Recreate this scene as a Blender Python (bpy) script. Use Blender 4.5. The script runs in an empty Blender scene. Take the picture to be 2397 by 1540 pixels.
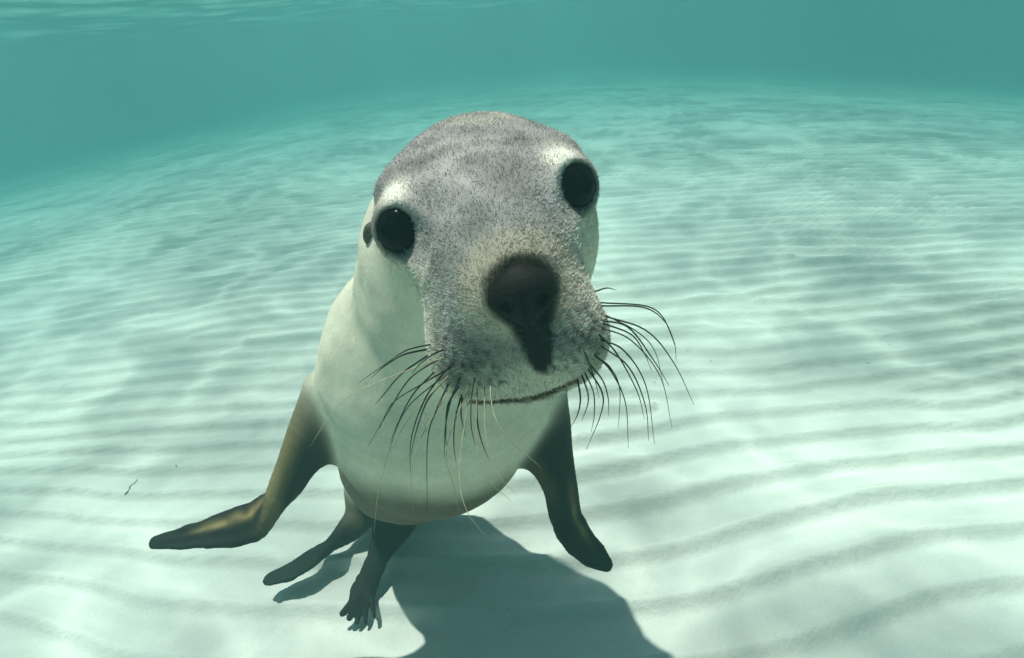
import bpy, math, random, time
import numpy as np
from mathutils import Vector, Matrix, Euler

T0 = time.time()
random.seed(7)
rng = np.random.default_rng(7)
sc = bpy.context.scene
C = sc.collection

# ------------------------------------------------------------------ camera
CAM_Z = 0.95
PITCH, ROLL = math.radians(27.8), math.radians(-5.2)
FPX, W0, H0 = 1310.0, 2397.0, 1540.0
cd = bpy.data.cameras.new('camera')
cam = bpy.data.objects.new('camera', cd)
C.objects.link(cam)
cam.location = (0, 0, CAM_Z)
CM = Matrix.Rotation(math.pi / 2 - PITCH, 3, 'X') @ Matrix.Rotation(ROLL, 3, 'Z')
cam.rotation_euler = CM.to_euler()
cd.sensor_width = 36.0
cd.lens = 36.0 * FPX / W0
cd.clip_start, cd.clip_end = 0.02, 200.0
sc.camera = cam

# ------------------------------------------------------------------ light
SUN_DIR = Vector((0.20, -0.14, -1.0)).normalized()      # the way the light travels
elev = math.asin(-SUN_DIR.z)
world = bpy.data.worlds.new('World')
sc.world = world
world.use_nodes = True
wn = world.node_tree
wn.nodes.clear()
sky = wn.nodes.new('ShaderNodeTexSky')
sky.sky_type = 'NISHITA'
sky.sun_disc = False
sky.sun_elevation = elev
sky.sun_rotation = math.atan2(-SUN_DIR.x, -SUN_DIR.y)
bg = wn.nodes.new('ShaderNodeBackground')
bg.inputs['Strength'].default_value = 0.08
wo = wn.nodes.new('ShaderNodeOutputWorld')
wn.links.new(sky.outputs[0], bg.inputs[0])
wn.links.new(bg.outputs[0], wo.inputs[0])
sd = bpy.data.lights.new('sun', 'SUN')
sd.energy = 5.0
sd.angle = math.radians(1.0)
sd.color = (1.0, 0.96, 0.88)
sun = bpy.data.objects.new('sun', sd)
C.objects.link(sun)
sun.location = (-2, 1, 6)
sun.rotation_euler = SUN_DIR.to_track_quat('-Z', 'Y').to_euler()

vs = sc.view_settings
vs.view_transform = 'Standard'
vs.look = 'None'
vs.gamma = 1.0
vs.use_curve_mapping = False
vs.exposure = 1.08
cy = sc.cycles
cy.use_denoising = True
try:
    cy.denoiser = 'OPENIMAGEDENOISE'
    cy.denoising_input_passes = 'RGB_ALBEDO_NORMAL'
except Exception:
    pass
cy.max_bounces = 8
cy.diffuse_bounces = 4
cy.glossy_bounces = 3
cy.transmission_bounces = 4
cy.volume_bounces = 3
cy.transparent_max_bounces = 16
cy.sample_clamp_indirect = 6.0
cy.caustics_reflective = False
cy.caustics_refractive = False

# ------------------------------------------------------------------ helpers
CMn = np.array(CM)
EYE = np.array((0.0, 0.0, CAM_Z))


def P(px, py, d):
    """the place that the photograph shows at (px, py), d metres ahead"""
    v = np.array(((px - W0 / 2) / FPX * d, -(py - H0 / 2) / FPX * d, -d))
    return CMn @ v + EYE


def tag(o, label=None, cat=None, group=None, kind=None):
    if label: o['label'] = label
    if cat: o['category'] = cat
    if group: o['group'] = group
    if kind: o['kind'] = kind
    return o


def mesh_obj(name, verts, faces, mat=None, parent=None, smooth=True):
    me = bpy.data.meshes.new(name)
    verts = np.asarray(verts, dtype=np.float32)
    me.vertices.add(len(verts))
    me.vertices.foreach_set('co', verts.ravel())
    if isinstance(faces, np.ndarray):
        k = faces.shape[1]
        me.loops.add(faces.size)
        me.loops.foreach_set('vertex_index', faces.ravel().astype(np.int32))
        me.polygons.add(len(faces))
        me.polygons.foreach_set('loop_start', (np.arange(len(faces)) * k).astype(np.int32))
        try:
            me.polygons.foreach_set('loop_total', np.full(len(faces), k, dtype=np.int32))
        except Exception:
            pass
    else:
        me = bpy.data.meshes.new(name)
        me.from_pydata([tuple(map(float, v)) for v in verts], [], faces)
    me.update(calc_edges=True)
    me.validate()
    if smooth:
        me.polygons.foreach_set('use_smooth', np.ones(len(me.polygons), dtype=bool))
    if mat: me.materials.append(mat)
    o = bpy.data.objects.new(name, me)
    C.objects.link(o)
    if parent is not None: o.parent = parent
    return o


def set_col(me, name, rgb, domain='POINT'):
    a = me.attributes.new(name, 'FLOAT_COLOR', domain)
    c = np.ones((len(rgb), 4), dtype=np.float32)
    c[:, :3] = rgb
    a.data.foreach_set('color', c.ravel())


class Mat:
    def __init__(s, name):
        s.m = bpy.data.materials.new(name)
        s.m.use_nodes = True
        s.t = s.m.node_tree
        s.t.nodes.clear()
        s.out = s.n('ShaderNodeOutputMaterial')

    def n(s, ty, **kw):
        nd = s.t.nodes.new(ty)
        for k, v in kw.items():
            if k in nd.inputs:
                nd.inputs[k].default_value = v
            else:
                setattr(nd, k, v)
        return nd

    def l(s, a, b):
        s.t.links.new(a, b)

    def math(s, op, a, b=None, c=None):
        nd = s.n('ShaderNodeMath', operation=op)
        for i, x in enumerate((a, b, c)):
            if x is None: continue
            if isinstance(x, (int, float)): nd.inputs[i].default_value = x
            else: s.l(x, nd.inputs[i])
        return nd.outputs[0]

    def ramp(s, fac, stops, interp='LINEAR'):
        nd = s.n('ShaderNodeValToRGB')
        cr = nd.color_ramp
        cr.interpolation = interp
        while len(cr.elements) < len(stops): cr.elements.new(0.5)
        for e, (p, c) in zip(cr.elements, stops):
            e.position = p
            e.color = (c, c, c, 1) if isinstance(c, (int, float)) else (*c, 1)
        s.l(fac, nd.inputs[0])
        return nd.outputs[0]

    def mix(s, blend, fac, a, b):
        nd = s.n('ShaderNodeMix', data_type='RGBA', blend_type=blend)
        for i, x in ((0, fac), (6, a), (7, b)):
            if isinstance(x, (int, float)): nd.inputs[i].default_value = x
            elif isinstance(x, tuple): nd.inputs[i].default_value = (*x, 1)
            else: s.l(x, nd.inputs[i])
        return nd.outputs[2]


# ------------------------------------------------------------------ smooth noise in numpy
def _hash(ix, iy, seed):
    h = (ix.astype(np.int64) * 374761393 + iy.astype(np.int64) * 668265263 + seed * 1442695041) & 0xFFFFFFFF
    h = ((h ^ (h >> 13)) * 1274126177) & 0xFFFFFFFF
    return ((h ^ (h >> 16)) & 0xFFFF) / 65535.0


def noise2(x, y, seed=0):
    ix, iy = np.floor(x), np.floor(y)
    fx, fy = x - ix, y - iy
    ux, uy = fx * fx * fx * (fx * (fx * 6 - 15) + 10), fy * fy * fy * (fy * (fy * 6 - 15) + 10)
    a, b = _hash(ix, iy, seed), _hash(ix + 1, iy, seed)
    c, d = _hash(ix, iy + 1, seed), _hash(ix + 1, iy + 1, seed)
    return (a + (b - a) * ux) * (1 - uy) + (c + (d - c) * ux) * uy


def fbm(x, y, seed=0, oct=3):
    s, a, t = 0, 1.0, 0
    for i in range(oct):
        s = s + a * noise2(x * 2 ** i + 13.7 * i, y * 2 ** i + 7.1 * i, seed + i)
        t += a
        a *= 0.5
    return s / t


# ------------------------------------------------------------------ materials of the setting
HAZE_DENSITY = 0.24
m = Mat('clear_sea_water_volume')
pv = m.n('ShaderNodeVolumePrincipled')
pv.inputs['Color'].default_value = (0.165, 0.350, 0.353, 1)
pv.inputs['Absorption Color'].default_value = (0.0, 0.05, 0.05, 1)
pv.inputs['Density'].default_value = HAZE_DENSITY
pv.inputs['Anisotropy'].default_value = 0.52
va = m.n('ShaderNodeVolumeAbsorption')           # water takes the red out of the light
va.inputs['Color'].default_value = (0.10, 0.97, 0.95, 1)
va.inputs['Density'].default_value = 0.065
ad = m.n('ShaderNodeAddShader')
m.l(pv.outputs[0], ad.inputs[0])
m.l(va.outputs[0], ad.inputs[1])
m.l(ad.outputs[0], m.out.inputs['Volume'])
M_HAZE = m.m

m = Mat('rippled_sand')
tc = m.n('ShaderNodeNewGeometry')
n1 = m.n('ShaderNodeTexNoise', Scale=3.0, Detail=5.0, Roughness=0.6)
m.l(tc.outputs['Position'], n1.inputs['Vector'])
n2 = m.n('ShaderNodeTexNoise', Scale=420.0, Detail=3.0, Roughness=0.7)
m.l(tc.outputs['Position'], n2.inputs['Vector'])
n3 = m.n('ShaderNodeTexNoise', Scale=38.0, Detail=4.0, Roughness=0.65)
m.l(tc.outputs['Position'], n3.inputs['Vector'])
base = m.ramp(n1.outputs[0], [(0.3, (0.58, 0.55, 0.49)), (0.7, (0.70, 0.665, 0.60))])
grain = m.ramp(n2.outputs[0], [(0.25, 0.80), (0.5, 1.0), (0.8, 1.12)])
col = m.mix('MULTIPLY', 0.7, base, grain)
spk = m.n('ShaderNodeTexVoronoi', Scale=60.0)
m.l(tc.outputs['Position'], spk.inputs['Vector'])
spm = m.ramp(spk.outputs['Distance'], [(0.035, 1.0), (0.06, 0.0)])
sel = m.n('ShaderNodeSeparateColor')
m.l(spk.outputs['Color'], sel.inputs[0])
pick = m.math('GREATER_THAN', sel.outputs[0], 0.93)
col = m.mix('MIX', m.math('MULTIPLY', m.math('MULTIPLY', spm, pick), 0.75), col, (0.13, 0.11, 0.08))
bs = m.n('ShaderNodeBsdfPrincipled', Roughness=0.9)
bs.inputs['Specular IOR Level'].default_value = 0.1
m.l(col, bs.inputs['Base Color'])
b1 = m.n('ShaderNodeBump', Strength=0.6, Distance=0.006)
m.l(n3.outputs[0], b1.inputs['Height'])
b2 = m.n('ShaderNodeBump', Strength=0.35, Distance=0.0008)
m.l(n2.outputs[0], b2.inputs['Height'])
m.l(b1.outputs[0], b2.inputs['Normal'])
m.l(b2.outputs[0], bs.inputs['Normal'])
m.l(bs.outputs[0], m.out.inputs[0])
M_SAND = m.m

# the water surface: mirror beyond the critical angle, clear above; a noise pattern painted into its transparency dapples the sunlight
m = Mat('wavy_water_surface')
tc = m.n('ShaderNodeNewGeometry')
wp = m.n('ShaderNodeTexNoise', Scale=1.6, Detail=2.0)
m.l(tc.outputs['Position'], wp.inputs['Vector'])
wv = m.n('ShaderNodeVectorMath', operation='MULTIPLY_ADD')
m.l(wp.outputs['Color'], wv.inputs[0])
wv.inputs[1].default_value = (0.55, 0.55, 0.0)
m.l(tc.outputs['Position'], wv.inputs[2])
na = m.n('ShaderNodeTexNoise', Scale=2.7, Detail=1.5, Roughness=0.5)
m.l(wv.outputs[0], na.inputs['Vector'])
nb = m.n('ShaderNodeTexNoise', Scale=1.1, Detail=1.0)
m.l(tc.outputs['Position'], nb.inputs['Vector'])
nc = m.n('ShaderNodeTexNoise', Scale=7.5, Detail=1.0)
m.l(wv.outputs[0], nc.inputs['Vector'])


def ridge(x, sharp):
    r = m.math('ABSOLUTE', m.math('MULTIPLY_ADD', x, 2.0, -1.0))
    r = m.math('SUBTRACT', 1.0, m.math('MULTIPLY', r, sharp))
    return m.math('MAXIMUM', r, 0.0)


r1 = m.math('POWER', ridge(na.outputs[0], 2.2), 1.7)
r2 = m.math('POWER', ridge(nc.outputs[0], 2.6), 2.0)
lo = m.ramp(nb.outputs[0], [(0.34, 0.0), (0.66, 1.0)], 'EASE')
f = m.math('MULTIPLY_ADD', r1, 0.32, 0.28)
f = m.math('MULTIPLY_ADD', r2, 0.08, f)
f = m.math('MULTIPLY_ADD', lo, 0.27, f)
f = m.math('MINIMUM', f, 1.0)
PAINTED_CAUSTIC = f
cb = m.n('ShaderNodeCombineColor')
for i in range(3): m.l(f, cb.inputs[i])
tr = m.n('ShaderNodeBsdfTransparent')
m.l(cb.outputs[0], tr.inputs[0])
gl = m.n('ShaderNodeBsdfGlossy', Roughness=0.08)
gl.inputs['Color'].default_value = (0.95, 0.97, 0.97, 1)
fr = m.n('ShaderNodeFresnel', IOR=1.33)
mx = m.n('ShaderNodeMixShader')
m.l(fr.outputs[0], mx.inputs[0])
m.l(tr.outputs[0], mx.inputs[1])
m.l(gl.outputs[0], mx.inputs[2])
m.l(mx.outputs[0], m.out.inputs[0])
M_SURF = m.m

# ------------------------------------------------------------------ the seabed
RD = math.radians(0)


def ripple_height(x, y):
    k = np.interp(y, [0.3, 0.8, 1.4, 2.4, 6.0], [0.20, 0.14, 0.0, -0.05, -0.06])
    u = y - k * np.clip(x - 0.1, -2.2, 2.2) ** 2 + 0.06 * x
    wob = 0.042 * (fbm(x * 1.6 + 3, y * 1.3, 11, 2) - 0.5) * 2 + 0.011 * (fbm(x * 4.2, y * 2.6 + 5, 21, 2) - 0.5) * 2
    lam = 0.116
    ph = 2 * np.pi * (u + wob * 1.3) / lam
    r = np.random.default_rng(5)
    for i in range(46):                                   # forks where a crest ends or begins
        cx, cy_ = r.uniform(-3.4, 3.4), r.uniform(0.2, 4.6)
        if abs(cx - 0.25) < 0.6 and 0.5 < cy_ < 1.5 and i % 4: continue
        ph = ph + (1 if i % 2 else -1) * np.arctan2(y - cy_, (x - cx))
    # an asymmetric crest: long back, short face
    s = np.sin(ph + 0.85 * np.sin(ph))
    prof = 0.5 + 0.5 * s
    ps = ph + 0.9 * np.sin(ph)
    cusp = 1 - np.abs(np.sin((ps - np.pi / 2) / 2))
    prof = 0.35 * prof ** 1.2 + 0.65 * cusp
    amp = 0.028 * (0.5 + 0.85 * fbm(x * 1.3 + 9, y * 1.5, 31, 2))
    amp = amp * np.interp(y, [0.3, 0.55, 0.9, 6, 12], [0.5, 0.85, 1.15, 1.2, 0.8])
    amp = amp * np.interp(x, [-1.5, -0.6, 0.1], [0.8, 0.7, 1.0])
    big = 0.035 * (fbm(x * 0.9, y * 0.9, 41, 2) - 0.5) + 0.010 * (fbm(x * 5, y * 5, 51, 2) - 0.5)
    drop = 0.024 * np.maximum(0, np.abs(x - 0.15) - 1.5) ** 1.75 + 0.003 * np.maximum(0, y - 4.0) ** 1.5
    return prof * amp + big - 0.006, -2.2 * (1 - np.exp(-drop / 2.2))


def spaced(stops):
    out = [stops[0][0]]
    for (a, s0), (b, s1) in zip(stops[:-1], stops[1:]):
        p = a
        while p < b - 1e-6:
            t = (p - a) / (b - a)
            p = p + s0 + (s1 - s0) * t
            out.append(min(p, b))
    return np.unique(np.array(out))


R_ = 34.0
ys = spaced([(-R_, 2.0), (-3, 0.3), (0.15, 0.02), (0.5, 0.007), (1.9, 0.010), (4.5, 0.017), (7.0, 0.06), (12, 0.4), (R_, 2.0)])
xh = spaced([(0, 0.010), (1.4, 0.013), (3.5, 0.03), (6.5, 0.08), (12, 0.5), (R_, 2.0)])
xs = np.concatenate([-xh[::-1][:-1], xh])
X, Y = np.meshgrid(xs, ys)
Z, DROP = ripple_height(X, Y)
far = np.clip((np.hypot(X, Y) - 8.0) / 5.0, 0, 1)
Z = Z * (1 - far) + DROP
ny, nx = X.shape
idx = np.arange(nx * ny).reshape(ny, nx)
quads = np.stack([idx[:-1, :-1], idx[:-1, 1:], idx[1:, 1:], idx[1:, :-1]], -1).reshape(-1, 4)
seabed = mesh_obj('seabed', np.stack([X, Y, Z], -1).reshape(-1, 3), quads, M_SAND)
tag(seabed, 'pale rippled sand seabed', kind='structure')
print('seabed', len(quads), time.time() - T0)


def ground_z(x, y):
    return float(sum(ripple_height(np.array([x]), np.array([y])))[0])


# ------------------------------------------------------------------ the water surface
SURF_Z = 1.27
gx = spaced([(0, 0.045), (6, 0.07), (12, 0.5), (R_ - 1, 2.0)])
gx = np.concatenate([-gx[::-1][:-1], gx])
X, Y = np.meshgrid(gx, gx)
Zs = 0.034 * (fbm(X * 0.8 + 4, Y * 0.8, 61, 2) - 0.5) * 2 + 0.036 * (fbm(X * 1.9, Y * 2.6 + 8, 71, 3) - 0.5) * 2
ny, nx = X.shape
idx = np.arange(nx * ny).reshape(ny, nx)
quads = np.stack([idx[:-1, :-1], idx[:-1, 1:], idx[1:, 1:], idx[1:, :-1]], -1).reshape(-1, 4)
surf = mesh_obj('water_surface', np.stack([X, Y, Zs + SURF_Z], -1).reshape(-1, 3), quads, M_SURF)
tag(surf, 'wavy underside of the sea surface', kind='structure')

# ------------------------------------------------------------------ the haze of the water
x0, x1, z0, z1 = -R_ - 1, R_ + 1, -3.4, SURF_Z + 0.25
hv = [(x0, x0, z0), (x1, x0, z0), (x1, x1, z0), (x0, x1, z0), (x0, x0, z1), (x1, x0, z1), (x1, x1, z1), (x0, x1, z1)]
hf = [(0, 3, 2, 1), (4, 5, 6, 7), (0, 1, 5, 4), (1, 2, 6, 5), (2, 3, 7, 6), (3, 0, 4, 7)]
haze = mesh_obj('haze', hv, hf, M_HAZE, smooth=False)
tag(haze, 'turquoise haze of the sea water', kind='stuff')
cy.volume_step_rate = 1.0


# ================================================================== the sea lion
def seg_d(p, A, B, ra, rb):
    A, B = np.asarray(A), np.asarray(B)
    ab = B - A
    t = np.clip(((p - A) @ ab) / (ab @ ab), 0, 1)
    q = p - A - t[:, None] * ab
    return np.sqrt((q * q).sum(1)) - (ra + (rb - ra) * t)


def ell(p, c, axes, r):
    """ellipsoid: centre, three unit axes as rows, three radii"""
    q = (p - np.asarray(c)) @ np.asarray(axes).T
    r = np.asarray(r)
    k0 = np.sqrt(((q / r) ** 2).sum(1)) + 1e-9
    k1 = np.sqrt(((q / (r * r)) ** 2).sum(1)) + 1e-9
    return k0 * (k0 - 1) / k1


def smin(a, b, k):
    h = np.clip(0.5 + 0.5 * (b - a) / k, 0, 1)
    return b + (a - b) * h - k * h * (1 - h)


def smax(a, b, k):
    return -smin(-a, -b, k)


def unit(v):
    v = np.asarray(v, dtype=float)
    return v / np.linalg.norm(v)


def crom(pts, n):
    """Catmull-Rom samples through rows of pts"""
    pts = np.asarray(pts, dtype=float)
    q = np.vstack([2 * pts[0] - pts[1], pts, 2 * pts[-1] - pts[-2]])
    out = []
    for i in range(1, len(q) - 2):
        for t in np.linspace(0, 1, n, endpoint=False):
            a, b, c, d = q[i - 1], q[i], q[i + 1], q[i + 2]
            out.append(0.5 * ((2 * b) + (-a + c) * t + (2 * a - 5 * b + 4 * c - d) * t * t + (-a + 3 * b - 3 * c + d) * t ** 3))
    out.append(pts[-1])
    return np.array(out)


class Blade:
    """a chain of flattened segments: rows of (x, y, z, half width, half thickness), side = way the width lies, per row"""
    def __init__(s, rows, sides, n=5):
        rows = np.asarray(rows, float)
        sides = np.asarray([unit(v) for v in sides])
        a = crom(np.hstack([rows, sides]), n)
        s.c, s.w, s.t, s.s = a[:, :3], a[:, 3], a[:, 4], a[:, 5:8]
        e = np.linspace(0, 1, len(a))
        s.w = s.w * (1 + 0.03 * (np.sin(e * 61) + np.sin(e * 37 + 1)) * (e > 0.55))
        s.lo = s.c.min(0) - s.w.max() - 0.06
        s.hi = s.c.max(0) + s.w.max() + 0.06

    def param(s, p):
        best = np.full(len(p), 9.0); tt = np.zeros(len(p))
        for i in range(len(s.c) - 1):
            ab = s.c[i + 1] - s.c[i]
            t = np.clip(((p - s.c[i]) @ ab) / (ab @ ab), 0, 1)
            d = np.linalg.norm(p - s.c[i] - t[:, None] * ab, axis=1)
            k = d < best
            best[k] = d[k]; tt[k] = i + t[k]
        # even out the small jumps at the joints
        return tt / (len(s.c) - 1)

    def at(s, t):
        x = t * (len(s.c) - 1)
        g = np.arange(len(s.c))
        f = lambda a: np.stack([np.interp(x, g, a[:, k]) for k in range(3)], -1)
        return f(s.c), f(s.s), np.interp(x, g, s.w)

    def d(s, p):
        out = np.full(len(p), 1.0)
        ins = np.all((p > s.lo) & (p < s.hi), axis=1)
        # far away: a rough bound
        cen, rad = (s.lo + s.hi) / 2, np.linalg.norm(s.hi - s.lo) / 2
        out[~ins] = 0.06
        q = p[ins]
        if len(q) == 0: return out
        best = np.full(len(q), 1.0)
        for i in range(len(s.c) - 1):
            A, B = s.c[i], s.c[i + 1]
            ab = B - A
            L = np.linalg.norm(ab)
            ax = ab / L
            t = np.clip(((q - A) @ ab) / (L * L), 0, 1)
            o = q - A - t[:, None] * ab
            w = s.w[i] + (s.w[i + 1] - s.w[i]) * t
            th = s.t[i] + (s.t[i + 1] - s.t[i]) * t
            sd_ = unit(s.s[i] + s.s[i + 1])
            sd_ = unit(sd_ - ax * (sd_ @ ax))
            nn = np.cross(ax, sd_)
            qs, qn, qa = o @ sd_, o @ nn, o @ ax
            e = np.minimum(w, 0.02)
            k0 = np.sqrt((qs / w) ** 2 + (qn / th) ** 2 + (qa / e) ** 2) + 1e-9
            k1 = np.sqrt((qs / w ** 2) ** 2 + (qn / th ** 2) ** 2 + (qa / e ** 2) ** 2) + 1e-9
            best = np.minimum(best, k0 * (k0 - 1) / k1)
        out[ins] = best
        return out


EL, ER = P(936, 530, 0.462), P(1340, 438, 0.452)          # eyeball centres
NO = P(1224, 700, 0.352)                                  # tip of the nose
MID = (EL + ER) / 2
RA = unit(ER - EL)                                        # the animal's left is the picture's right
FA = NO - MID
FA = unit(FA - RA * (FA @ RA))
UA = np.cross(RA, FA) * 1.0
if UA[2] < 0: UA = -UA
# tilt the face axis: the snout drops from the brow line
c20, s20 = math.cos(math.radians(28)), math.sin(math.radians(28))
FA, UA = FA * c20 + UA * s20, UA * c20 - FA * s20
HEAD = np.array([RA, FA, UA])


def HL(r, f, u):
    return MID + RA * r + FA * f + UA * u


print('head frame', RA, FA, UA, 'eye gap', np.linalg.norm(ER - EL), 'nose', (NO - MID) @ HEAD.T)

NECK = P(1110, 610, 0.62)
SHO = P(1033, 850, 0.79)
CHE = P(1012, 985, 0.87)
BEL = P(960, 1060, 1.03)
PEL = P(880, 1130, 1.24)

# fore flippers
camx = CMn[:, 0]; camy = CMn[:, 1]; camz = -CMn[:, 2]
def frow(px, py, d, w, t): return (*P(px, py, d), w, t)
FLP_A = Blade([frow(790, 930, 0.80, 0.050, 0.045), frow(742, 1010, 0.80, 0.040, 0.034), frow(690, 1100, 0.81, 0.030, 0.022),
               frow(655, 1165, 0.82, 0.032, 0.016), frow(600, 1215, 0.83, 0.034, 0.011), frow(510, 1240, 0.84, 0.026, 0.008),
               frow(430, 1256, 0.85, 0.018, 0.006), frow(362, 1270, 0.86, 0.010, 0.005)],
              [camx + camz * .3, camx + camz * .4 + camy * .2, camx * .8 + camz * .6 + camy * .3, camx * .5 + camz * .7 + camy * .7, camz * .6 + camy * .9, camz * .6 + camy, camz * .6 + camy, camz * .5 + camy])
FLP_B = Blade([frow(1232, 925, 0.80, 0.052, 0.05), frow(1268, 1000, 0.80, 0.042, 0.040), frow(1290, 1070, 0.80, 0.033, 0.030), frow(1312, 1140, 0.80, 0.026, 0.020),
               frow(1325, 1205, 0.80, 0.027, 0.014), frow(1352, 1258, 0.79, 0.025, 0.010), frow(1388, 1295, 0.785, 0.020, 0.007),
               frow(1418, 1320, 0.78, 0.011, 0.005)],
              [camx, camx, camx + camz * .2, camx + camz * .5, camx + camz * .8 + camy * .3, camx * .8 + camz * .7 + camy * .7, camx * .7 + camz * .5 + camy * .7, camx * .7 + camz * .5 + camy * .7])
# hind flippers
HND_A = Blade([frow(862, 1150, 1.22, 0.044, 0.042), frow(840, 1212, 1.19, 0.032, 0.026), frow(795, 1258, 1.155, 0.024, 0.015),
               frow(742, 1298, 1.125, 0.024, 0.010), frow(690, 1332, 1.10, 0.028, 0.0065), frow(640, 1352, 1.085, 0.022, 0.0045)],
              [camx, camx + camz * .4, camx * .6 + camz, camz + camx * .3 + camy * .5, camz + camy * .30, camz + camy * .30])
HND_B = Blade([frow(935, 1160, 1.16, 0.066, 0.055), frow(920, 1225, 1.14, 0.045, 0.032), frow(893, 1285, 1.115, 0.024, 0.018),
               frow(868, 1345, 1.08, 0.021, 0.010), frow(848, 1390, 1.055, 0.025, 0.0065)],
              [camx, camx, camx + camz * .3, camx + camz * .5, camx + camz * .5])
TOES = []
for (a, b, w) in (((852, 1372), (802, 1436), 0.0060), ((853, 1380), (818, 1447), 0.0062), ((850, 1385), (836, 1456), 0.0056), ((858, 1385), (856, 1458), 0.005), ((866, 1375), (876, 1442), 0.005)):
    TOES.append((P(*a, 1.055), P(*b, 1.025), w))
TAIL = (P(868, 1160, 1.26), P(850, 1190, 1.29))


def head_sdf(p):
    d = ell(p, HL(-0.004, -0.038, 0.006), HEAD, (0.084, 0.095, 0.072))           # skull
    d = smin(d, ell(p, HL(0.0, -0.085, -0.025), HEAD, (0.080, 0.085, 0.072)), 0.05)  # back of the head
    d = smin(d, ell(p, HL(0.002, 0.022, -0.018), HEAD, (0.066, 0.070, 0.054)), 0.045)  # bridge
    d = smin(d, ell(p, HL(0.004, 0.054, -0.062), HEAD, (0.055, 0.055, 0.052)), 0.035)    # snout
    for s in (-1, 1):
        d = smin(d, ell(p, HL(s * 0.030 + 0.006, 0.060, -0.104), HEAD, (0.038, 0.034, 0.040)), 0.026)  # whisker pads
        d = smin(d, ell(p, HL(s * 0.062, 0.0, 0.026), HEAD, (0.016, 0.024, 0.010)), 0.03)  # brow
    d = smin(d, ell(p, HL(0.008, 0.030, -0.134), HEAD, (0.040, 0.048, 0.022)), 0.012)         # lower jaw
    return d


def axis_depth(p): return float((p - EYE) @ camz)


def hit(px, py, fn, d0=0.30, d1=0.62):
    """where the line of sight meets the animal"""
    a, b = P(px, py, d0), P(px, py, 1.0) - P(px, py, 0.0)
    t = 0.0
    for _ in range(60):
        p = (a + b * t)[None]
        d = float(fn(p)[0])
        if d < 0.0004: return a + b * t
        t += d * 0.8
        if d0 + t > d1: return None
    return None




EYE_R = 0.0205
CUP = []
for (px, py) in ((943, 535), (1331, 438)):
    h0 = hit(px, py, head_sdf)
    print('eye seat', h0)
    CUP.append(h0 + unit(h0 - EYE) * (0.0142 if px < 1000 else 0.0150))
EL, ER = CUP
BROW = {-1: hit(930, 455, head_sdf), 1: hit(1308, 374, head_sdf)}


def eye_axis(e):
    o = unit(e - HL(0, -0.05, 0.0))
    return unit(o * 0.7 + unit(EYE - e) * (0.75 if e[0] < 0 else 0.30))


def lipline(p):
    """groove between upper lip and lower jaw"""
    q = (p - MID) @ HEAD.T
    r, f, u = q[:, 0] - 0.003, q[:, 1], q[:, 2]
    lip = -0.144 + 0.012 * (np.abs(r) / 0.045) ** 2 + (0.085 - f) * 0.10
    return u - lip, r, f


def body_sdf(p):
    d = seg_d(p, NECK, SHO, 0.108, 0.160)
    d = smin(d, seg_d(p, HL(0, -0.09, -0.04), NECK, 0.088, 0.108), 0.06)
    d = smin(d, seg_d(p, SHO, CHE, 0.160, 0.140), 0.03)
    d = smin(d, seg_d(p, CHE, BEL, 0.138, 0.112), 0.04)
    d = smin(d, seg_d(p, BEL, PEL, 0.115, 0.063), 0.06)
    d = smin(d, seg_d(p, TAIL[0], TAIL[1], 0.02, 0.010), 0.02)
    return d


def full_sdf(p):
    d = smin(body_sdf(p), head_sdf(p), 0.035)
    d = smin(d, FLP_A.d(p), 0.04)
    d = smin(d, FLP_B.d(p), 0.045)
    hb = HND_B.d(p)
    for a, b, w in TOES:
        hb = smin(hb, seg_d(p, a, b, w * 1.2, w * 0.75), 0.009)
    d = smin(d, smin(HND_A.d(p), hb, 0.012), 0.03)
    # eye sockets
    for e in (EL, ER):
        q = p - e
        near = (q * q).sum(1) < 0.05 ** 2
        qn_ = q[near]
        r = np.sqrt((qn_ * qn_).sum(1))
        ax = eye_axis(e)
        hz = unit(np.cross(ax, UA))
        dn = smin(d[near], r - 0.0218, 0.022)
        al = qn_ @ ax
        qh = qn_ @ hz
        vt = np.cross(hz, ax)
        vt = vt if vt @ UA > 0 else -vt
        qv = qn_ @ vt
        qv = np.where(qv > 0, qv * 1.12, qv * 0.95)
        ap = 0.78 * np.sqrt((qh * 1.30) ** 2 + qv ** 2) - al
        dn = smax(dn, -ap * 0.75, 0.003)
        d[near] = dn
    # mouth groove
    g, r, f = lipline(p)
    near = (np.abs(r) < 0.045) & (f > 0.0)
    gg = np.where(near, np.maximum(0, 1 - np.abs(g) / 0.004), 0) * 0.004 * np.clip((0.045 - np.abs(r)) / 0.01, 0, 1)
    return d + gg


def eval_chunks(fn, p, n=200000):
    return np.concatenate([fn(p[i:i + n]) for i in range(0, len(p), n)])


pts_all = np.vstack([FLP_A.c, FLP_B.c, HND_A.c, HND_B.c, [NECK, SHO, CHE, BEL, PEL, MID, NO]])
lo = pts_all.min(0) - 0.2
hi = pts_all.max(0) + 0.2
lo[2] = min(lo[2], -0.02)
H_ = 0.0036
K_ = 5
nb_ = np.ceil((hi - lo) / (H_ * K_)).astype(int)
nf = nb_ * K_ + 1
cc = [lo[i] + (np.arange(nb_[i]) + 0.5) * H_ * K_ for i in range(3)]
gc = np.stack(np.meshgrid(*cc, indexing='ij'), -1).reshape(-1, 3)
dc = eval_chunks(full_sdf, gc).reshape(nb_)
act = np.abs(dc) < H_ * K_ * 1.35
vol = np.full(nf, 0.05, dtype=np.float32)
vol[:-1, :-1, :-1] = np.repeat(np.repeat(np.repeat(np.sign(dc) * 0.05, K_, 0), K_, 1), K_, 2)
bi = np.argwhere(act)
off = np.stack(np.meshgrid(*[np.arange(K_ + 1)] * 3, indexing='ij'), -1).reshape(-1, 3)
gi = (bi[:, None, :] * K_ + off[None]).reshape(-1, 3)
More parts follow.
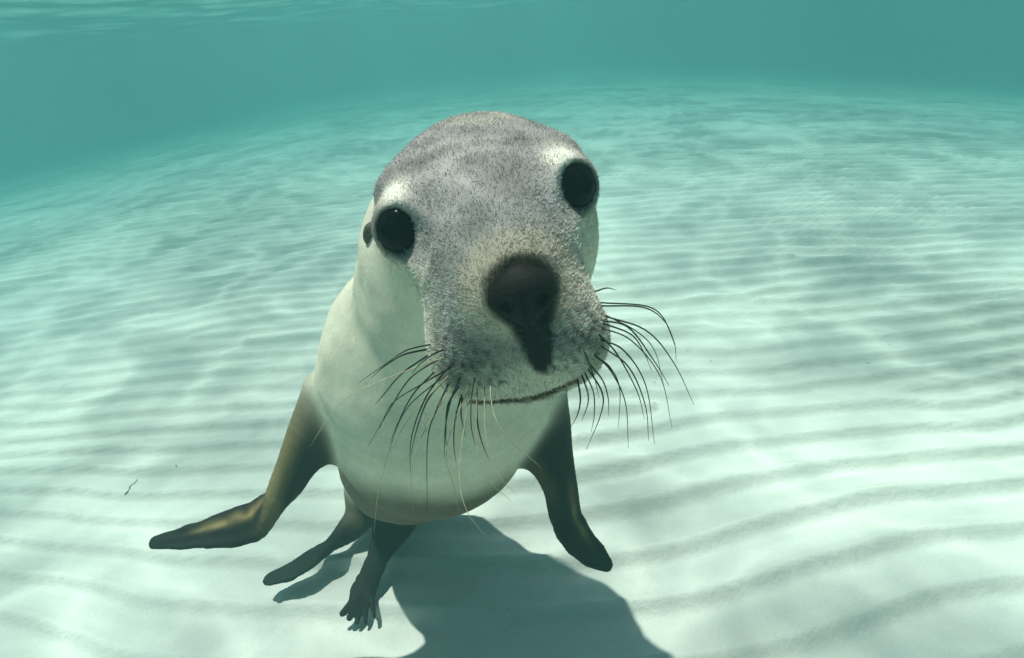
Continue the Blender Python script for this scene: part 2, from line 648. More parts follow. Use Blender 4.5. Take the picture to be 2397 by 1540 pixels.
lin = np.unique((gi[:, 0] * nf[1] + gi[:, 1]) * nf[2] + gi[:, 2])
gi = np.stack([lin // (nf[1] * nf[2]), (lin // nf[2]) % nf[1], lin % nf[2]], -1)
vol.reshape(-1)[lin] = eval_chunks(full_sdf, lo + gi * H_).astype(np.float32)
print('sdf grid', nf, len(lin), time.time() - T0)


def surface_nets(v, lo, h):
    s = v < 0
    cs = s[:-1, :-1, :-1].astype(np.int8)
    tot = np.zeros_like(cs)
    for dx in (0, 1):
        for dy in (0, 1):
            for dz in (0, 1):
                tot += s[dx:s.shape[0] - 1 + dx, dy:s.shape[1] - 1 + dy, dz:s.shape[2] - 1 + dz]
    cells = np.argwhere((tot > 0) & (tot < 8))
    cid = -np.ones(tot.shape, dtype=np.int64)
    cid[tuple(cells.T)] = np.arange(len(cells))
    acc = np.zeros((len(cells), 3)); cnt = np.zeros(len(cells))
    cor = [(a, b, c) for a in (0, 1) for b in (0, 1) for c in (0, 1)]
    for a in cor:
        for ax in range(3):
            if a[ax]: continue
            b = list(a); b[ax] = 1
            va = v[cells[:, 0] + a[0], cells[:, 1] + a[1], cells[:, 2] + a[2]]
            vb = v[cells[:, 0] + b[0], cells[:, 1] + b[1], cells[:, 2] + b[2]]
            c = (va < 0) != (vb < 0)
            t = np.where(c, va / np.where(c, va - vb, 1), 0)
            pt = np.array(a)[None] + t[:, None] * (np.array(b) - np.array(a))[None]
            acc += np.where(c[:, None], pt, 0); cnt += c
    verts = lo + (cells + acc / cnt[:, None]) * h
    faces = []
    for ax in range(3):
        u, w = [(1, 2), (2, 0), (0, 1)][ax]
        sl0 = [slice(None)] * 3; sl1 = [slice(None)] * 3
        sl0[ax] = slice(0, -1); sl1[ax] = slice(1, None)
        e = s[tuple(sl0)] != s[tuple(sl1)]
        inside = s[tuple(sl0)]
        ed = np.argwhere(e)
        ok = (ed[:, u] > 0) & (ed[:, w] > 0) & (ed[:, u] < s.shape[u] - 1) & (ed[:, w] < s.shape[w] - 1)
        ed = ed[ok]
        ins = inside[tuple(ed.T)]
        def cell(du, dw):
            k = ed.copy(); k[:, u] += du; k[:, w] += dw
            return cid[tuple(k.T)]
        q = np.stack([cell(-1, -1), cell(0, -1), cell(0, 0), cell(-1, 0)], -1)
        q[~ins] = q[~ins][:, ::-1]
        faces.append(q)
    faces = np.vstack(faces)
    faces = faces[(faces >= 0).all(1)]
    return verts, faces


V, F = surface_nets(vol, lo, H_)


def grad(fn, p, e=0.0008):
    g = np.zeros_like(p)
    for i in range(3):
        o = np.zeros(3); o[i] = e
        g[:, i] = eval_chunks(fn, p + o) - eval_chunks(fn, p - o)
    n = np.linalg.norm(g, axis=1, keepdims=True)
    return g / (n + 1e-12), n[:, 0] / (2 * e)


def project(V, it=1):
    for _ in range(it):
        n, gm = grad(full_sdf, V)
        d = eval_chunks(full_sdf, V)
        V = V - n * np.clip(d / np.maximum(gm, 0.5), -0.002, 0.002)[:, None]
    return V, n


V, Nrm = project(V, 1)
# keep only the connected animal (drop stray islands)
par = np.arange(len(V))
ea = np.concatenate([F[:, 0], F[:, 1], F[:, 2]]); eb = np.concatenate([F[:, 1], F[:, 2], F[:, 3]])
for _ in range(400):
    old = par.copy()
    np.minimum.at(par, ea, par[eb]); np.minimum.at(par, eb, par[ea])
    par = par[par]
    if (par == old).all(): break
root = np.bincount(par).argmax()
keep = par == root
remap = np.cumsum(keep) - 1
F = remap[F[keep[F].all(1)]]
V, Nrm = V[keep], Nrm[keep]
print('animal', V.shape, F.shape, time.time() - T0)


# ---- pigment of the coat: colour by place on the animal, a few painted highlights included
def sstep(a, b, x):
    t = np.clip((x - a) / (b - a), 0, 1)
    return t * t * (3 - 2 * t)


def noise3(p, s, seed=0):
    return (noise2(p[:, 0] * s, p[:, 1] * s + p[:, 2] * s * 0.73, seed) + noise2(p[:, 2] * s + 5, p[:, 0] * s * 0.61 + p[:, 1] * s * 0.4, seed + 1)) / 2


def nose_mask(p):
    """the bare black nose and the dark strip under it, on the head's own axes"""
    q = (p - MID) @ HEAD.T
    r, f, u = q[:, 0] - NR, q[:, 1], q[:, 2] - NU
    return r, f, u


qn = (NO - MID) @ HEAD.T
NR, NF, NU = qn
AX = [PEL, BEL, CHE, SHO, NECK, HL(0, -0.09, -0.04)]


def pigment(p, n):
    q = (p - MID) @ HEAD.T
    r, f, u = q[:, 0], q[:, 1], q[:, 2]
    cream = np.array((0.69, 0.65, 0.51)); grey = np.array((0.195, 0.178, 0.175)); lgrey = np.array((0.53, 0.50, 0.475))
    brown = np.array((0.015, 0.013, 0.010)); tan = np.array((0.25, 0.185, 0.080)); olive = np.array((0.085, 0.070, 0.034))
    hd = head_sdf(p)
    onhead = sstep(0.030, 0.004, hd)
    nn = n @ HEAD.T
    n1 = noise3(p, 38, 3); n2 = noise3(p, 90, 5)
    # grey upper head, cream below and on the flanks
    top = sstep(-0.050, 0.000, u + 0.030 * nn[:, 2] - 0.010 * sstep(0.05, 0.085, np.abs(r)))
    face = sstep(0.02, 0.06, f) * sstep(0.070, 0.035, np.abs(r - 0.004))
    g = onhead * np.clip(np.maximum(top, face * 0.85), 0, 1)
    tone = grey[None] + (lgrey - grey)[None] * (0.25 + 0.55 * sstep(0.35, 0.7, n1) + 0.35 * sstep(0.0, 0.07, f) * 1.0)[:, None].clip(0, 1)
    band = np.exp(-((u - 0.046 + 0.35 * (r + 0.0) ** 2 / 0.1) / 0.009) ** 2) * sstep(0.0, 0.02, f + 0.06) * (0.35 + 0.65 * sstep(0.4, 0.6, n2))
    tone = tone * (1 - 0.55 * band[:, None])
    rim = sstep(0.050, 0.062, u) * sstep(0.35, 0.6, n1)
    tone = tone * (1 - 0.5 * rim[:, None]) + np.array((0.52, 0.49, 0.38))[None] * 0.5 * rim[:, None]
    tone = tone * 0.70 * (0.50 + 1.0 * noise3(p, 60, 31))[:, None]
    # dark back of body
    up = n[:, 1] * 0.9 + n[:, 2] * 0.2
    back = sstep(0.15, 0.75, up) * (1 - onhead)
    body = cream[None] * (1 - back[:, None]) + np.array((0.26, 0.235, 0.20))[None] * back[:, None]
    # brownish lower belly
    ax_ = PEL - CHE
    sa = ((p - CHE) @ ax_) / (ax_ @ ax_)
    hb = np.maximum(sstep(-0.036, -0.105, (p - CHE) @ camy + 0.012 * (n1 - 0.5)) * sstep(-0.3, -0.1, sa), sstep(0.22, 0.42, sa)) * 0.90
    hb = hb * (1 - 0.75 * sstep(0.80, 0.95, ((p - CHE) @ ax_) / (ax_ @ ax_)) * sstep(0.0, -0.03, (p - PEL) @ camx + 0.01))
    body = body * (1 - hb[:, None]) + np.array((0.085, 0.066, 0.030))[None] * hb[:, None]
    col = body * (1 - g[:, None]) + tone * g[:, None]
    # cheeks and lower lip: cream with dark follicles
    lowlip = onhead * sstep(-0.100, -0.122, u)
    col = col * (1 - lowlip[:, None]) + (cream * 0.85)[None] * lowlip[:, None]
    # pale brow fur over each eye, with its sunlit highlight painted in
    for s, ex in ((-1, EL), (1, ER)):
        c = BROW[s]
        d2 = (p - c) @ HEAD.T
        k = np.exp(-np.maximum(0, (d2[:, 0] / 0.0125) ** 2 + (d2[:, 1] / 0.020) ** 2 + (d2[:, 2] / 0.0105) ** 2 - 0.45))
        col = col * (1 - k[:, None]) + np.array((0.80, 0.77, 0.66))[None] * k[:, None]
        # dark rim of the lids
        rr = np.linalg.norm(p - ex, axis=1)
        k = sstep(0.0245, 0.0205, rr)
        col = col * (1 - k[:, None]) + np.array((0.015, 0.014, 0.012))[None] * k[:, None]
        can = ex - RA * s * 0.0165 - UA * 0.0150 + FA * 0.010
        k = sstep(0.0085, 0.0045, np.linalg.norm(p - can, axis=1))
        col = col * (1 - k[:, None]) + np.array((0.02, 0.018, 0.016))[None] * k[:, None]
        k = sstep(0.034, 0.022, rr) * sstep(0.2, 1.0, -((p - ex) @ UA) / 0.022) * 0.6
        col = col * (1 - k[:, None]) + np.array((0.05, 0.05, 0.045))[None] * k[:, None]
    # tan halo round the nose, brightened with a painted highlight
    rn = np.sqrt(((r - NR) / 0.036) ** 2 + ((u - NU - 0.004) / 0.034) ** 2)
    k = sstep(1.40, 0.90, rn) * sstep(0.04, 0.07, f) * 0.8
    k = k * sstep(-0.045, -0.01, u - NU)
    col = col * (1 - k[:, None]) + np.array((0.66, 0.56, 0.42))[None] * k[:, None]
    k = sstep(0.80, 0.60, rn) * sstep(0.04, 0.07, f) * sstep(-0.026, -0.018, u - NU)
    col = col * (1 - k[:, None]) + np.array((0.045, 0.040, 0.026))[None] * k[:, None]
    # dark strip between nose and mouth
    w = np.interp(u - NU, [-0.060, -0.050, -0.025, 0.0], [0.003, 0.008, 0.013, 0.022])
    k = sstep(1.25, 0.8, np.abs(r - NR - 0.002) / w) * sstep(0.05, 0.07, f) * sstep(-0.061, -0.055, u - NU) * sstep(0.012, 0.0, u - NU)
    col = col * (1 - k[:, None]) + np.array((0.008, 0.007, 0.006))[None] * k[:, None]
    # dark lips
    gl_, r_, f_ = lipline(p)
    k = sstep(0.0052, 0.0018, np.abs(gl_ + 0.001)) * (f_ > 0.0) * sstep(0.046, 0.038, np.abs(r_))
    col = col * (1 - k[:, None]) + np.array((0.075, 0.048, 0.016))[None] * k[:, None]
    # rows of follicles on the whisker pads
    for s in (-1, 1):
        c = HL(s * 0.042 + 0.012, 0.085, -0.098)
        k = np.exp(-(np.linalg.norm(p - c, axis=1) / 0.026) ** 2) * sstep(0.50, 0.62, noise3(p, 230, 9)) * 0.75
        col = col * (1 - k[:, None]) + np.array((0.05, 0.055, 0.045))[None] * k[:, None]
        for j in range(5):
            for i_ in range(6):
                rc, uc = s * (0.017 + 0.0072 * i_ + 0.003 * (j % 2)) + 0.006, -0.088 - 0.0085 * j + 0.0012 * i_
                rr = np.hypot((r - rc - s * 0.25 * (uc - u)) / 0.8, (u - uc) * 0.55)
                k = sstep(0.0019, 0.0009, rr) * (f > 0.03) * onhead * 0.8
                col = col * (1 - k[:, None]) + np.array((0.035, 0.04, 0.03))[None] * k[:, None]
    # the flippers darken to their tips
    for B, t0, t1, inner in ((FLP_A, 0.0, 0.22, 1), (FLP_B, 0.0, 0.22, 1), (HND_A, 0.12, 0.45, 0), (HND_B, 0.0, 0.30, 0)):
        ins = np.all((p > B.lo) & (p < B.hi), axis=1)
        i = np.where(ins)[0]
        db = B.d(p[i])
        t = B.param(p[i])
        k = sstep(0.022, 0.002, db)
        kk = k * sstep(t0, t1, t)
        warm = brown[None] * (1 - 0) + 0 * t[:, None]
        if inner:
            tn = sstep(0.30, 0.62, t) * sstep(0.86, 0.70, t)
            cen, side, wv_ = B.at(t)
            lat = ((p[i] - cen) * side).sum(1) / wv_
            tn = tn * np.exp(-((lat - 0.22 - 0.25 * (noise3(p[i], 60, 81) - 0.5)) / 0.24) ** 2) * (0.45 + 0.9 * noise3(p[i], 110, 83))
            warm = warm * (1 - tn[:, None]) + tan[None] * tn[:, None]
            lead = sstep(-0.25, -0.85, lat) * sstep(0.60, 0.35, t) * (1.0 if B is FLP_A else 0.25)
            warm = warm * (1 - 0.9 * lead[:, None]) + np.array((0.25, 0.195, 0.09))[None] * 0.9 * lead[:, None]
        kk0 = k * sstep(-0.12, 0.12, t) * 0.9
        col[i] = col[i] * (1 - kk0[:, None]) + olive[None] * kk0[:, None]
        col[i] = col[i] * (1 - kk[:, None]) + warm * kk[:, None]
    for a, b, w in TOES:
        k = sstep(0.030, 0.010, seg_d(p, a, b, w, w))
        col = col * (1 - k[:, None]) + brown[None] * k[:, None]
    col = col * (0.90 + 0.2 * n2)[:, None]
    # uneven cream of the flanks
    st = noise3(p, 24, 51)
    col = col * (1 + 0.22 * (st - 0.5) * (1 - onhead))[:, None]
    return np.clip(col, 0.003, 0.80)


COL = pigment(V, Nrm)
for yy in (1000, 1100, 1150, 1190):
    h_ = hit(1000, yy, body_sdf, 0.5, 1.0)
    print('belly', yy, h_, None if h_ is None else ((h_ - CHE) @ (PEL - CHE)) / ((PEL - CHE) @ (PEL - CHE)), axis_depth(h_) if h_ is not None else 0)
# soft folds and hollows under the skin
off_head = sstep(0.01, 0.05, head_sdf(V))
fold = (noise3(V, 17, 61) - 0.5) * 0.008 + (noise3(V, 45, 65) - 0.5) * 0.0022
ring = np.sin((V - NECK) @ unit(SHO - NECK) * 95 + 6 * noise3(V, 9, 67)) * 0.0007 * sstep(0.16, 0.05, np.abs((V - NECK) @ unit(SHO - NECK)))
thin = np.minimum.reduce([B.d(V) for B in (FLP_A, FLP_B, HND_A, HND_B)])
digit = np.zeros(len(V))
for B in (FLP_A, FLP_B, HND_A):
    i_ = np.where(np.all((V > B.lo) & (V < B.hi), axis=1))[0]
    t_ = B.param(V[i_]); c_, s_, w_ = B.at(t_)
    la = ((V[i_] - c_) * s_).sum(1) / w_
    m_ = (B.d(V[i_]) < 0.004) * sstep(0.42, 0.62, t_) * sstep(1.0, 0.88, t_)
    digit[i_] += m_ * (np.cos(la * 8.5 + 1.0) * 0.0011 + (noise3(V[i_], 90, 71) - 0.5) * 0.0016)
V = V + Nrm * digit[:, None]
V = V + Nrm * ((fold + ring) * off_head * (0.25 + 0.75 * sstep(0.0, 0.04, thin)))[:, None]
# vertex normals of the displaced skin
fn = np.cross(V[F[:, 2]] - V[F[:, 0]], V[F[:, 3]] - V[F[:, 1]])
Nrm = np.zeros_like(V)
for k_ in range(4): np.add.at(Nrm, F[:, k_], fn)
Nrm /= np.linalg.norm(Nrm, axis=1, keepdims=True) + 1e-12

# ---- materials of the animal
m = Mat('sea_lion_coat')
at = m.n('ShaderNodeAttribute', attribute_name='coat')
geo = m.n('ShaderNodeNewGeometry')
n1 = m.n('ShaderNodeTexNoise', Scale=260.0, Detail=3.0, Roughness=0.7)
m.l(geo.outputs['Position'], n1.inputs['Vector'])
sp = m.ramp(n1.outputs[0], [(0.3, 0.86), (0.5, 1.0), (0.7, 1.1)])
colr = m.mix('MULTIPLY', 0.8, at.outputs['Color'], sp)
bs = m.n('ShaderNodeBsdfPrincipled', Roughness=0.72)
bs.inputs['Specular IOR Level'].default_value = 0.12
bs.inputs['Sheen Weight'].default_value = 0.0
m.l(colr, bs.inputs['Base Color'])
bp = m.n('ShaderNodeBump', Strength=0.25, Distance=0.0010)
m.l(n1.outputs[0], bp.inputs['Height'])
m.l(bp.outputs[0], bs.inputs['Normal'])
m.l(bs.outputs[0], m.out.inputs[0])
M_COAT = m.m

m = Mat('sea_lion_fur')
at = m.n('ShaderNodeAttribute', attribute_name='coat')
bs = m.n('ShaderNodeBsdfPrincipled', Roughness=0.55)
bs.inputs['Specular IOR Level'].default_value = 0.25
m.l(at.outputs['Color'], bs.inputs['Base Color'])
m.l(bs.outputs[0], m.out.inputs[0])
M_FUR = m.m


def plain(name, col, rough, spec=0.5, coat=0.0, bump=0.0, bscale=300):
    m = Mat(name)
    bs = m.n('ShaderNodeBsdfPrincipled', Roughness=rough)
    bs.inputs['Specular IOR Level'].default_value = spec
    bs.inputs['Coat Weight'].default_value = coat
    g = m.n('ShaderNodeNewGeometry')
    nz = m.n('ShaderNodeTexNoise', Scale=float(bscale), Detail=3.0)
    m.l(g.outputs['Position'], nz.inputs['Vector'])
    v = m.ramp(nz.outputs[0], [(0.3, 0.75), (0.7, 1.2)])
    m.l(m.mix('MULTIPLY', 0.8, tuple(col), v), bs.inputs['Base Color'])
    if bump:
        b = m.n('ShaderNodeBump', Strength=0.6, Distance=bump)
        m.l(nz.outputs[0], b.inputs['Height'])
        m.l(b.outputs[0], bs.inputs['Normal'])
    m.l(bs.outputs[0], m.out.inputs[0])
    return m.m


M_EYE = plain('wet_black_eye', (0.002, 0.0015, 0.0015), 0.14, 0.05)
M_NOSE = plain('black_nose_skin', (0.008, 0.006, 0.005), 0.6, 0.12, 0, 0.0008, 700)
M_WHD = plain('dark_whisker', (0.010, 0.014, 0.009), 0.4, 0.3)
M_WHP = plain('pale_whisker', (0.42, 0.38, 0.24), 0.4, 0.3)
M_EAR = plain('ear_skin', (0.07, 0.07, 0.055), 0.6, 0.3, 0, 0.0006, 400)
M_RIM = plain('eyelid_skin', (0.012, 0.011, 0.010), 0.4, 0.4)

base_pt = Vector((float(PEL[0]), float(PEL[1]), 0.0))
lion = bpy.data.objects.new('sea_lion', None)
C.objects.link(lion)
lion.location = base_pt
tag(lion, 'young grey and cream sea lion facing the camera with dark eyes and long whiskers', 'sea lion')


def own(o):
    """a part of the animal, modelled in world coordinates"""
    o.parent = lion
    o.matrix_parent_inverse = Matrix.Translation(-base_pt)
    return o


body = own(mesh_obj('body', V, F, M_COAT))
set_col(body.data, 'coat', COL)


def uvball(c, axes, r, nu=28, nv=18):
    vs_, fs = [], []
    for j in range(nv + 1):
        th = math.pi * j / nv
        for i in range(nu):
            ph = 2 * math.pi * i / nu
            l = np.array((math.sin(th) * math.cos(ph), math.sin(th) * math.sin(ph), math.cos(th))) * r
            vs_.append(np.asarray(c) + l @ np.asarray(axes))
    for j in range(nv):
        for i in range(nu):
            a, b = j * nu + i, j * nu + (i + 1) % nu
            fs.append((a, b, b + nu, a + nu))
    return np.array(vs_), fs


for e in (EL, ER):
    vv, ff = uvball(e, HEAD, (EYE_R, EYE_R, EYE_R))
    own(mesh_obj('eye', vv, ff, M_EYE))

# nose: a leathery pad with two nostrils
NOSE_C = HL(NR, NF - 0.012, NU)
vv, ff = uvball((0, 0, 0), np.eye(3), (1, 1, 1), 48, 32)
r0, f0, u0 = vv[:, 0].copy(), vv[:, 1].copy(), vv[:, 2].copy()
wid = np.interp(u0, [-1, -0.6, -0.1, 0.5, 1], [0.35, 0.55, 0.95, 0.95, 0.7])
rr = r0 * 0.0245 * wid
uu = u0 * 0.0215
ffw = f0 * 0.015
for s in (-1, 1):
    k = 1.25 * np.exp(-(((r0 - s * 0.52) / 0.17) ** 2 + ((u0 + 0.12 + 0.25 * (abs(r0) - .5)) / 0.17) ** 2)) * (f0 > 0)
    ffw = ffw - 0.009 * k
ffw = ffw - 0.004 * np.exp(-(r0 / 0.10) ** 2) * (u0 < 0.1) * (f0 > 0)
vv = NOSE_C + rr[:, None] * RA + ffw[:, None] * FA + uu[:, None] * UA
own(mesh_obj('nose', vv, ff, M_NOSE))


# ear: a small rolled cone behind the eye
def tube(pts, rad, sides=6, cap=True):
    pts = np.asarray(pts); n = len(pts)
    tan = np.gradient(pts, axis=0)
    ref = unit(np.cross(tan[0], (0.3, 0.2, 0.9)))
    vs_, fs = [], []
    for i in range(n):
        t = unit(tan[i]); a = unit(ref - t * (ref @ t)); b = np.cross(t, a); ref = a
        for k in range(sides):
            an = 2 * math.pi * k / sides
            vs_.append(pts[i] + (a * math.cos(an) + b * math.sin(an)) * rad[i])
    for i in range(n - 1):
        for k in range(sides):
            k2 = (k + 1) % sides
            fs.append((i * sides + k, i * sides + k2, (i + 1) * sides + k2, (i + 1) * sides + k))
    if cap:
        fs.append(tuple(range(sides))[::-1]); fs.append(tuple((n - 1) * sides + k for k in range(sides)))
    return np.array(vs_), fs


for s, px, py, d in ((-1, 884, 528, 0.545), (1, 1378, 430, 0.60)):
    a = P(px, py, d)
    pp = crom([a, a + RA * s * 0.008 - UA * 0.003, a + RA * s * 0.013 - UA * 0.011 - FA * 0.004, a + RA * s * 0.011 - UA * 0.021 - FA * 0.008], 5)
    if s == 1: pp = pp - RA * 0.024
    vv, ff = tube(pp, np.interp(np.linspace(0, 1, len(pp)), [0, 0.3, 0.7, 1], [0.006, 0.007, 0.005, 0.0012]), 12)
    own(mesh_obj('ear', vv, ff, M_EAR))


# ---- whiskers: pixel paths of the photograph (in its 2nd close-up) lifted to real curves in front of the chest
def zc(x, y): return 898.9 + 0.3405 * x, 561.8 + 0.3405 * y


WR = [[(1530, 410), (1850, 470), (1985, 680), (2010, 830)], [(1530, 440), (1780, 462), (1930, 560), (2005, 720)],
      [(1510, 520), (1800, 620), (1990, 840), (2130, 1130)], [(1550, 510), (1740, 630), (1860, 760), (1920, 980)],
      [(1490, 600), (1700, 690), (1900, 940), (1980, 1290)], [(1490, 550), (1680, 600), (1850, 820), (1960, 1000)],
      [(1480, 680), (1650, 760), (1800, 1000), (1860, 1400)], [(1490, 725), (1680, 870), (1795, 1130), (1820, 1380)],
      [(1440, 780), (1560, 900), (1660, 1120), (1680, 1430)], [(1450, 800), (1550, 870), (1620, 1020), (1612, 1290)],
      [(1420, 860), (1500, 960), (1540, 1080), (1545, 1210)], [(1400, 880), (1500, 1050), (1490, 1200), (1390, 1440)],
      [(1380, 910), (1440, 1050), (1445, 1200), (1425, 1320)], [(1330, 960), (1350, 1090), (1330, 1200), (1285, 1285)],
      [(1470, 640), (1600, 780), (1740, 1040), (1790, 1230)], [(1455, 350), (1530, 330), (1600, 345)],
      [(1370, 740), (1410, 850), (1450, 960), (1480, 1090)], [(1500, 570), (1700, 650), (1790, 780), (1840, 900)],
      [(1360, 930), (1400, 1050), (1400, 1130), (1360, 1240)]]
WL = [[(325, 716), (150, 760), (0, 860), (-180, 985)], [(275, 755), (130, 790), (0, 870), (-90, 950)],
      [(290, 795), (120, 920), (0, 1060), (-60, 1130)], [(420, 750), (330, 790), (250, 850), (190, 920)],
      [(380, 815), (180, 950), (30, 1180), (-110, 1420)], [(345, 905), (200, 1060), (100, 1250), (40, 1400)],
      [(500, 810), (300, 1060), (190, 1350), (180, 1600)], [(435, 935), (300, 1100), (220, 1320), (185, 1480)],
      [(445, 985), (360, 1170), (300, 1380), (297, 1880)], [(530, 930), (460, 1100), (420, 1300), (415, 1500)],
      [(520, 1000), (440, 1130), (425, 1330), (430, 1480)], [(535, 1060), (490, 1230), (480, 1400), (495, 1530)],
      [(540, 1080), (530, 1200), (560, 1350)], [(625, 940), (600, 1100), (600, 1280), (630, 1420)],
      [(640, 1040), (640, 1230), (670, 1380), (720, 1510)], [(560, 850), (330, 1000), (130, 1200), (0, 1560)],
      [(470, 870), (260, 990), (60, 1120), (-30, 1290)]]
WP = [[(730, 940), (745, 1150), (830, 1330), (1085, 1570)], [(735, 1040), (760, 1220), (870, 1380), (1040, 1530)],
      [(470, 900), (150, 1260), (-20, 1640), (-70, 2010)], [(430, 800), (0, 960), (-300, 1120), (-510, 1420)],
      [(640, 1000), (640, 1440), (730, 1660), (870, 1790)], [(590, 1030), (520, 1560), (560, 1840), (700, 2040)],
      [(500, 960), (270, 1330), (190, 1600), (200, 1850)], [(690, 1000), (700, 1330), (780, 1600), (900, 1740)],
      [(600, 980), (430, 1420), (480, 1700), (520, 1890)]]


def whisker(path, mat, r0, out):
    px = [zc(*q) for q in path]
    rt = hit(*px[0], head_sdf)
    if rt is None:
        # step towards the middle of the muzzle until the line of sight meets it
        for k in range(1, 12):
            q = (px[0][0] + (1200 - px[0][0]) * k * 0.02, px[0][1] + (780 - px[0][1]) * k * 0.02)
            rt = hit(*q, head_sdf)
            if rt is not None:
                px[0] = q
                break
    dep = axis_depth(rt) if rt is not None else 0.40
    n = len(px)
    pts = [P(*px[0], dep + 0.002)]
    for i in range(1, n):
        t = i / (n - 1)
        pts.append(P(*px[i], dep - 0.012 * math.sin(t * math.pi * 0.8) + out * t))
    c = crom(pts, 7)
    t = np.linspace(0, 1, len(c))
    vv, ff = tube(c, r0 * (1 - 0.80 * t ** 1.3), 5)
    return own(mesh_obj('whisker', vv, ff, mat))


rw = random.Random(3)
for q in WR: whisker(q, M_WHD, rw.uniform(0.00055, 0.00082), rw.uniform(-0.01, 0.03))
for q in WL: whisker(q, M_WHD, rw.uniform(0.00055, 0.00082), rw.uniform(-0.02, 0.02))
for q in WP: tag(whisker(q, M_WHP, 0.00045, rw.uniform(-0.02, 0.02)), 'pale whisker')
for a, b in (((1292, 352), (1333, 312)), ((1306, 366), (1332, 340))):
    p0 = hit(*a, head_sdf, 0.35, 0.7)
    d = axis_depth(p0) if p0 is not None else 0.47
    c = crom([P(*a, d), P((a[0] + b[0]) / 2 - 3, (a[1] + b[1]) / 2 - 3, d), P(*b, d)], 5)
    vv, ff = tube(c, np.linspace(0.00035, 0.0001, len(c)), 5)
    tag(own(mesh_obj('whisker', vv, ff, M_WHP)), 'pale whisker over the eye')


# ---- fur: short hairs lying back over head and body
def fur(name, count, region, length, radius, seed):
    r = np.random.default_rng(seed)
    tri = np.vstack([F[:, [0, 1, 2]], F[:, [0, 2, 3]]])
    A, B, Cc = V[tri[:, 0]], V[tri[:, 1]], V[tri[:, 2]]
    ar = np.linalg.norm(np.cross(B - A, Cc - A), axis=1) / 2
    cen = (A + B + Cc) / 3
    wgt = ar * region(cen)
    cum = np.cumsum(wgt)
    pick = np.searchsorted(cum, r.random(count) * cum[-1])
    u, v = r.random(count), r.random(count)
    fl = u + v > 1
    u[fl], v[fl] = 1 - u[fl], 1 - v[fl]
    t = tri[pick]
    w = np.stack([1 - u - v, u, v], -1)
    p = (V[t] * w[..., None]).sum(1)
    n = (Nrm[t] * w[..., None]).sum(1)
    n /= np.linalg.norm(n, axis=1, keepdims=True)
    c = (COL[t] * w[..., None]).sum(1)
    back = -FA[None] * 1.0 + UA[None] * 0.35
    down = (PEL - p); down /= np.linalg.norm(down, axis=1, keepdims=True)
    hd = sstep(0.02, -0.002, head_sdf(p))[:, None]
    fl_ = back * hd + down * (1 - hd)
    fl_ = fl_ - n * (fl_ * n).sum(1, keepdims=True)
    fl_ /= np.linalg.norm(fl_, axis=1, keepdims=True) + 1e-6
    j = r.normal(0, 0.22, (count, 3))
    L = length * r.uniform(0.6, 1.25, count)[:, None]
    # clumps share a lean and a tone
    cl = noise3(p, 170, 15)[:, None]
    cl2 = noise3(p + 3.0, 330, 19)[:, None]
    d1 = fl_ * 0.9 + n * (0.22 + 0.42 * cl) + j
    d2 = fl_ * 1.0 + n * 0.10 + j * 1.6
    p0 = p - n * 0.0006
    p1 = p0 + d1 * L * 0.45
    p2 = p1 + d2 * L * 0.55
    pts = np.stack([p0, p1, p2], 1).reshape(-1, 3).astype(np.float32)
    hc = bpy.data.hair_curves.new(name)
    hc.add_curves([3] * count)
    hc.attributes['position'].data.foreach_set('vector', pts.ravel())
    ra = hc.attributes.get('radius') or hc.attributes.new('radius', 'FLOAT', 'POINT')
    ra.data.foreach_set('value', np.tile(np.array([1.0, 0.8, 0.15], dtype=np.float32) * radius, count))
    tone = 1 + (((0.45 + 1.1 * cl2[:, 0]) * np.exp(r.normal(0, 0.38, count))) - 1) * (0.06 + 0.94 * hd[:, 0])
    bright = (r.random(count) < 0.16) * hd[:, 0]
    cc = c * tone[:, None]
    lum = c.mean(1, keepdims=True)
    cc = cc + bright[:, None] * (np.array((0.34, 0.33, 0.32))[None] * np.clip(lum / 0.2, 0, 1) - 0.3 * cc)
    at_ = hc.attributes.new('coat', 'FLOAT_COLOR', 'CURVE')
    cf = np.ones((count, 4), dtype=np.float32)
    cf[:, :3] = np.clip(cc, 0.003, 0.85)
    at_.data.foreach_set('color', cf.ravel())
    hc.materials.append(M_FUR)
    o = bpy.data.objects.new(name, hc)
    C.objects.link(o)
    own(o)
    tag(o, kind='stuff')
    return o


def reg_head(c):
    h = sstep(0.022, 0.002, head_sdf(c))
    for e in (EL, ER):
        h = h * (np.linalg.norm(c - e, axis=1) > 0.0225)
    q = (c - MID) @ HEAD.T
    nose = (((q[:, 0] - NR) / 0.0215) ** 2 + ((q[:, 2] - NU) / 0.019) ** 2 < 1) & (q[:, 1] > NF - 0.02)
    strip = (np.abs(q[:, 0] - NR) < 0.007) & (q[:, 2] < NU) & (q[:, 2] > NU - 0.055) & (q[:, 1] > 0.05)
    return h * (~nose) * (~strip) * (0.4 + 0.6 * (q[:, 1] > -0.06))


def reg_body(c):
    h = sstep(0.0, 0.02, head_sdf(c))
    for B in (FLP_A, FLP_B, HND_A, HND_B):
        t = B.param(c)
        h = h * np.where((B.d(c) < 0.006) & (t > 0.45), 0.0, 1.0)
    return h


cy_h = sc.cycles_curves if hasattr(sc, 'cycles_curves') else None
fur('fur', 150000, reg_head, 0.0028, 0.00019, 1)
fur('fur', 45000, reg_body, 0.0026, 0.00018, 2)
print('fur', time.time() - T0)

# ================================================================== small things on the sand and in the water
M_TWIG = plain('dark_weed', (0.05, 0.05, 0.035), 0.8)
M_SNOW = plain('drifting_particle', (0.75, 0.78, 0.70), 0.8)
M_BIT = plain('dark_grit', (0.07, 0.07, 0.06), 0.9)


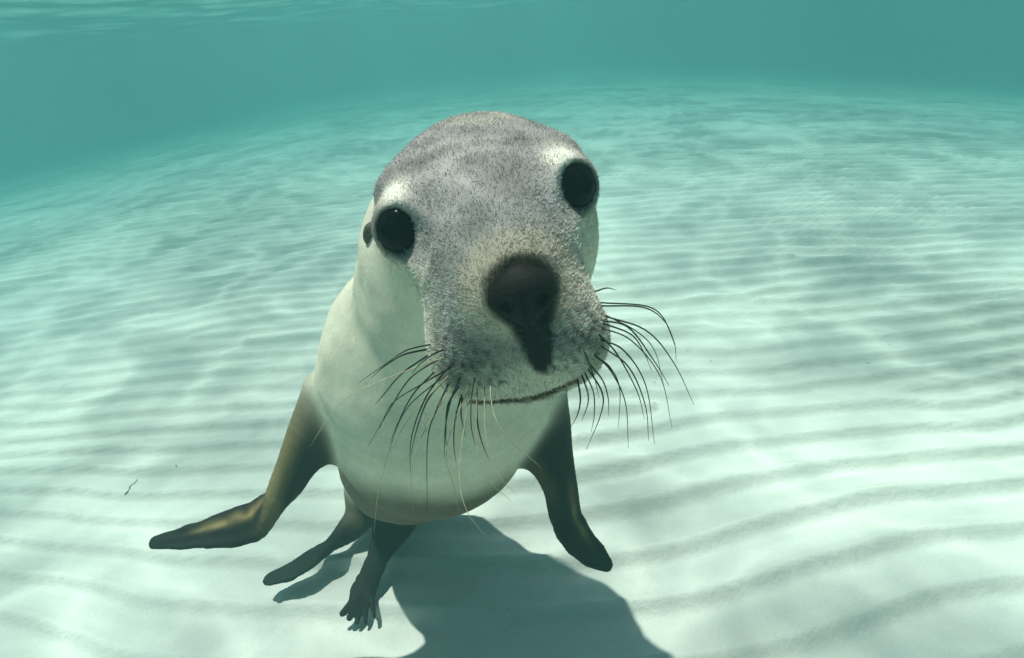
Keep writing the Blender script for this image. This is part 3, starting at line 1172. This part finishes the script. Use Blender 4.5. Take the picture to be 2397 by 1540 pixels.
def on_ground(px, py, up=0.0):
    d = 0.6
    for _ in range(80):
        p = P(px, py, d)
        g = ground_z(p[0], p[1])
        if p[2] <= g + up: break
        d += max(0.002, (p[2] - g - up) * 0.8)
    return P(px, py, d)


pts = [on_ground(x, y, 0.003) for x, y in ((292, 1157), (302, 1147), (304, 1138), (314, 1130), (322, 1122))]
c = crom(pts, 4)
vv, ff = tube(c, np.linspace(0.0012, 0.0006, len(c)), 6)
tw = mesh_obj('seaweed_twig', vv, ff, M_TWIG)
tag(tw, 'tiny dark thread of weed lying on the sand at left', 'seaweed')


def ico(c, r, q):
    p_ = (1 + 5 ** 0.5) / 2
    v = np.array([(-1, p_, 0), (1, p_, 0), (-1, -p_, 0), (1, -p_, 0), (0, -1, p_), (0, 1, p_), (0, -1, -p_), (0, 1, -p_), (p_, 0, -1), (p_, 0, 1), (-p_, 0, -1), (-p_, 0, 1)])
    v = v / np.linalg.norm(v[0]) * r * q.uniform(0.7, 1.3, (12, 1))
    f = [(0, 11, 5), (0, 5, 1), (0, 1, 7), (0, 7, 10), (0, 10, 11), (1, 5, 9), (5, 11, 4), (11, 10, 2), (10, 7, 6), (7, 1, 8), (3, 9, 4), (3, 4, 2), (3, 2, 6), (3, 6, 8), (3, 8, 9), (4, 9, 5), (2, 4, 11), (6, 2, 10), (8, 6, 7), (9, 8, 1)]
    return v * np.array((1.3, 1.0, 0.6)) + c, np.array(f)


q = np.random.default_rng(12)
vs_, fs, o_ = [], [], 0
for i in range(1100):
    dd = q.uniform(0.45, 3.2)
    p = P(q.uniform(-100, 2500), q.uniform(-80, 1600), dd)
    if p[2] < 0.05 or p[2] > SURF_Z - 0.1 or full_sdf(p[None])[0] < 0.05: continue
    v, f = ico(p, q.uniform(0.0004, 0.0012) * (0.5 + dd * 0.55), q)
    vs_.append(v); fs.append(f + o_); o_ += len(v)
sn = mesh_obj('drifting_particles', np.vstack(vs_), np.vstack(fs), M_SNOW)
tag(sn, 'tiny pale particles drifting in the water', kind='stuff')
vs_, fs, o_ = [], [], 0
for i in range(70):
    x, y = q.uniform(-1.6, 1.6), q.uniform(0.4, 3.0)
    v, f = ico(np.array((x, y, ground_z(x, y) + 0.0008)), q.uniform(0.0008, 0.0022), q)
    vs_.append(v); fs.append(f + o_); o_ += len(v)
gr = mesh_obj('sand_grit', np.vstack(vs_), np.vstack(fs), M_BIT)
tag(gr, 'dark grit and shell bits scattered on the sand', kind='stuff')
print('done', time.time() - T0)
